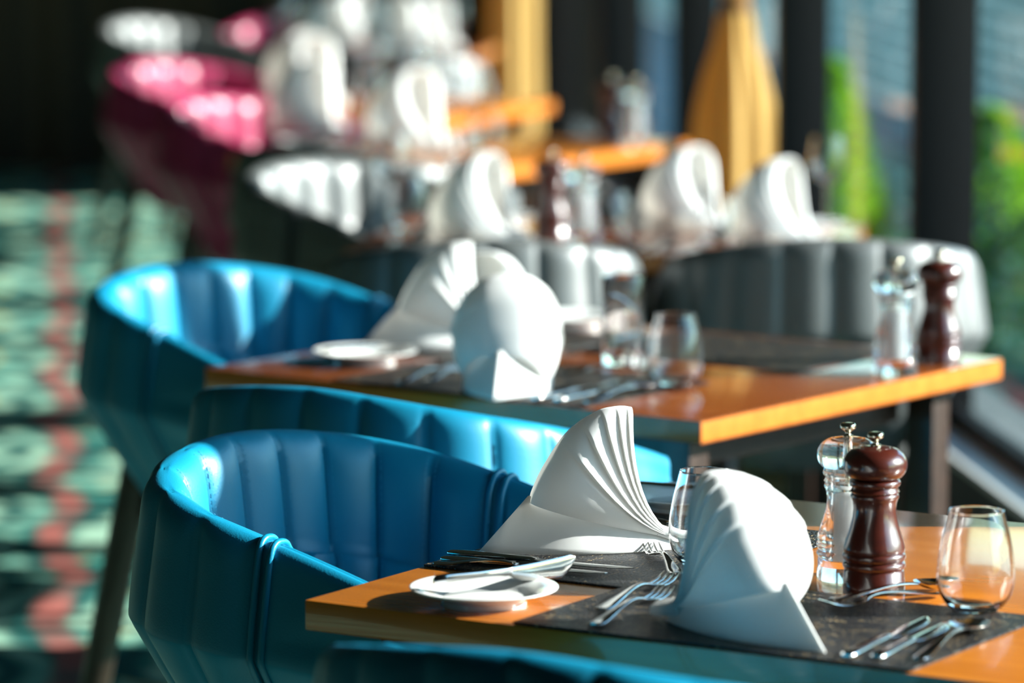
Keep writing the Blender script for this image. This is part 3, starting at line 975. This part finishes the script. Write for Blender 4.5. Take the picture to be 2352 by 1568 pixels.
A6 = R(-8)
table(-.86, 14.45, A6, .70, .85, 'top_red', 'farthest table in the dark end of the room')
napkin(-.56, 14.48, R(142), 'white napkin on the farthest table, leftmost of four', sc=1.2, dl=.03, dr=.03)
napkin(-.48, 15.03, R(155), 'white napkin on the farthest table, behind the leftmost one', sc=1.2, dl=.03, dr=.03)
napkin(-.34, 14.46, R(128), 'white napkin on the farthest table, second from the right', sc=1.25, dl=.03, dr=.03)
napkin(-.20, 14.76, R(140), 'white napkin on the farthest table, rightmost of four', sc=1.2, dl=.03, dr=.03)
for i, (x, y, w) in enumerate(((-.80, 14.52, 'at the left end of the farthest table'), (-.80, 14.90, 'behind the left end glass of the farthest table'), (-.62, 14.84, 'between the middle napkins of the farthest table'), (-.50, 14.42, 'at the near side of the farthest table'), (-.20, 14.52, 'at the right end of the farthest table'))):
    put('wine', x, y, 'wine glass ' + w)

# ================================================================== chairs
chair('teal', -.1539, 4.9668, -.5148, 'turquoise ribbed leather tub chair at the left of the nearest table', 'turquoise leather tub chairs', True)
chair('teal', -.1434, 5.705, 1.0039, 'turquoise tub chair turned away, its back between the first and second tables', 'turquoise leather tub chairs', True)
chair('teal', .1134, 3.965, 1.086, 'turquoise tub chair at the bottom of the picture in front of the nearest table', 'turquoise leather tub chairs', True)
chair('teal', -.4101, 6.88, -.6845, 'turquoise tub chair with sunlit white ribs at the left of the second table', 'turquoise leather tub chairs', True)
chair('slate', -.057, 7.672, 1.63, 'dark grey tub chair seen from behind, in front of the round napkin', 'dark grey leather tub chairs')
chair('slate', .574, 7.690, 1.60, 'dark grey tub chair seen from behind, next to the window', 'dark grey leather tub chairs')
chair('slate', -.295, 9.000, -.658, 'dark grey tub chair with pale sunlit inside at the left of the third table', 'dark grey leather tub chairs')
chair('slate', -.35, 9.70, 1.0, 'dark grey tub chair in front of the fourth table', 'dark grey leather tub chairs')
chair('berry', -.64, 11.06, -.626, 'berry red tub chair at the left of the fourth table', 'berry red leather tub chairs')
chair('berry', -.93, 12.60, -.66, 'berry red tub chair at the left of the fifth table', 'berry red leather tub chairs')
chair('berry', -.84, 15.76, -2.15, 'berry red tub chair behind the farthest table', 'berry red leather tub chairs')
chair('slate', -1.20, 15.06, -.62, 'dark grey tub chair at the left of the farthest table', 'dark grey leather tub chairs')
chair('slate', -.38, 13.50, 1.5, 'dark grey tub chair in front of the farthest table', 'dark grey leather tub chairs')

# ================================================================== curtains and shrubs
def curtain(d, off, z_tie, r0, r1, label, sq=1.0):
    p = wall_pt(d, off)
    root = empty('tied_curtain', label, 'curtain', (p.x, p.y, 0), WA, 'gold curtains by the window mullions')
    prof = [(r1 * 1.02, .015), (r1, .25), (r1 * .97, .50), (r1 * .90, z_tie - .34), (r1 * .70, z_tie - .20), (r1 * .46, z_tie - .10), (r0 * 1.25, z_tie - .035), (r0, z_tie), (r0 * 1.2, z_tie + .06), (r1 * .7, z_tie + .3), (r1 * .95, z_tie + .8), (r1, 2.54)]
    prof = smooth_prof(prof, 4)
    n = 132
    V = []
    for r, z in prof:
        for k in range(n):
            a = 2 * pi * k / n
            am = .13 if z < z_tie else .16
            rr = r * (1 + am * sin(11 * a + 1.2 * sin(3 * a)) + .05 * sin(4 * a + z * 3))
            V.append((rr * cos(a) * sq, rr * sin(a), z))
    mesh('drape', V, grid_faces(len(prof), n, False, True), M['curtain'], root)
    lathe('tie_band', [(r0 * 1.16, z_tie - .022), (r0 * 1.20, z_tie), (r0 * 1.16, z_tie + .022), (r0 * 1.02, z_tie + .022), (r0 * 1.02, z_tie - .022)], M['tie'], root, 40, closed=True)
    boxes('curtain_rail', [((0, 0, 2.55), (.05, .5, .02))], M['frame'], root)
    return root
curtain(10.95, -.135, 1.10, .032, .108, 'flaring gold curtain tied at its neck by the window, above the pointed napkins')
curtain(16.05, -.21, 1.35, .05, .092, 'straight gold curtain far back by the window, above the fifth table')
curtain(5.13, -.20, 1.6, .05, .135, 'unseen gold curtain added by the window to shade the chair left of the nearest table')  # out of view, added to keep sun off the left chair

shrub('leafy_shrub', (1.00, 13.0, -.02), .84, .20, 2600, 'bright green pointed shrub outside, left of the wide black mullion')
shrub('leafy_shrub', (1.40, 12.0, -.02), .76, .26, 3400, 'bright green pointed shrub outside, right of the wide black mullion')
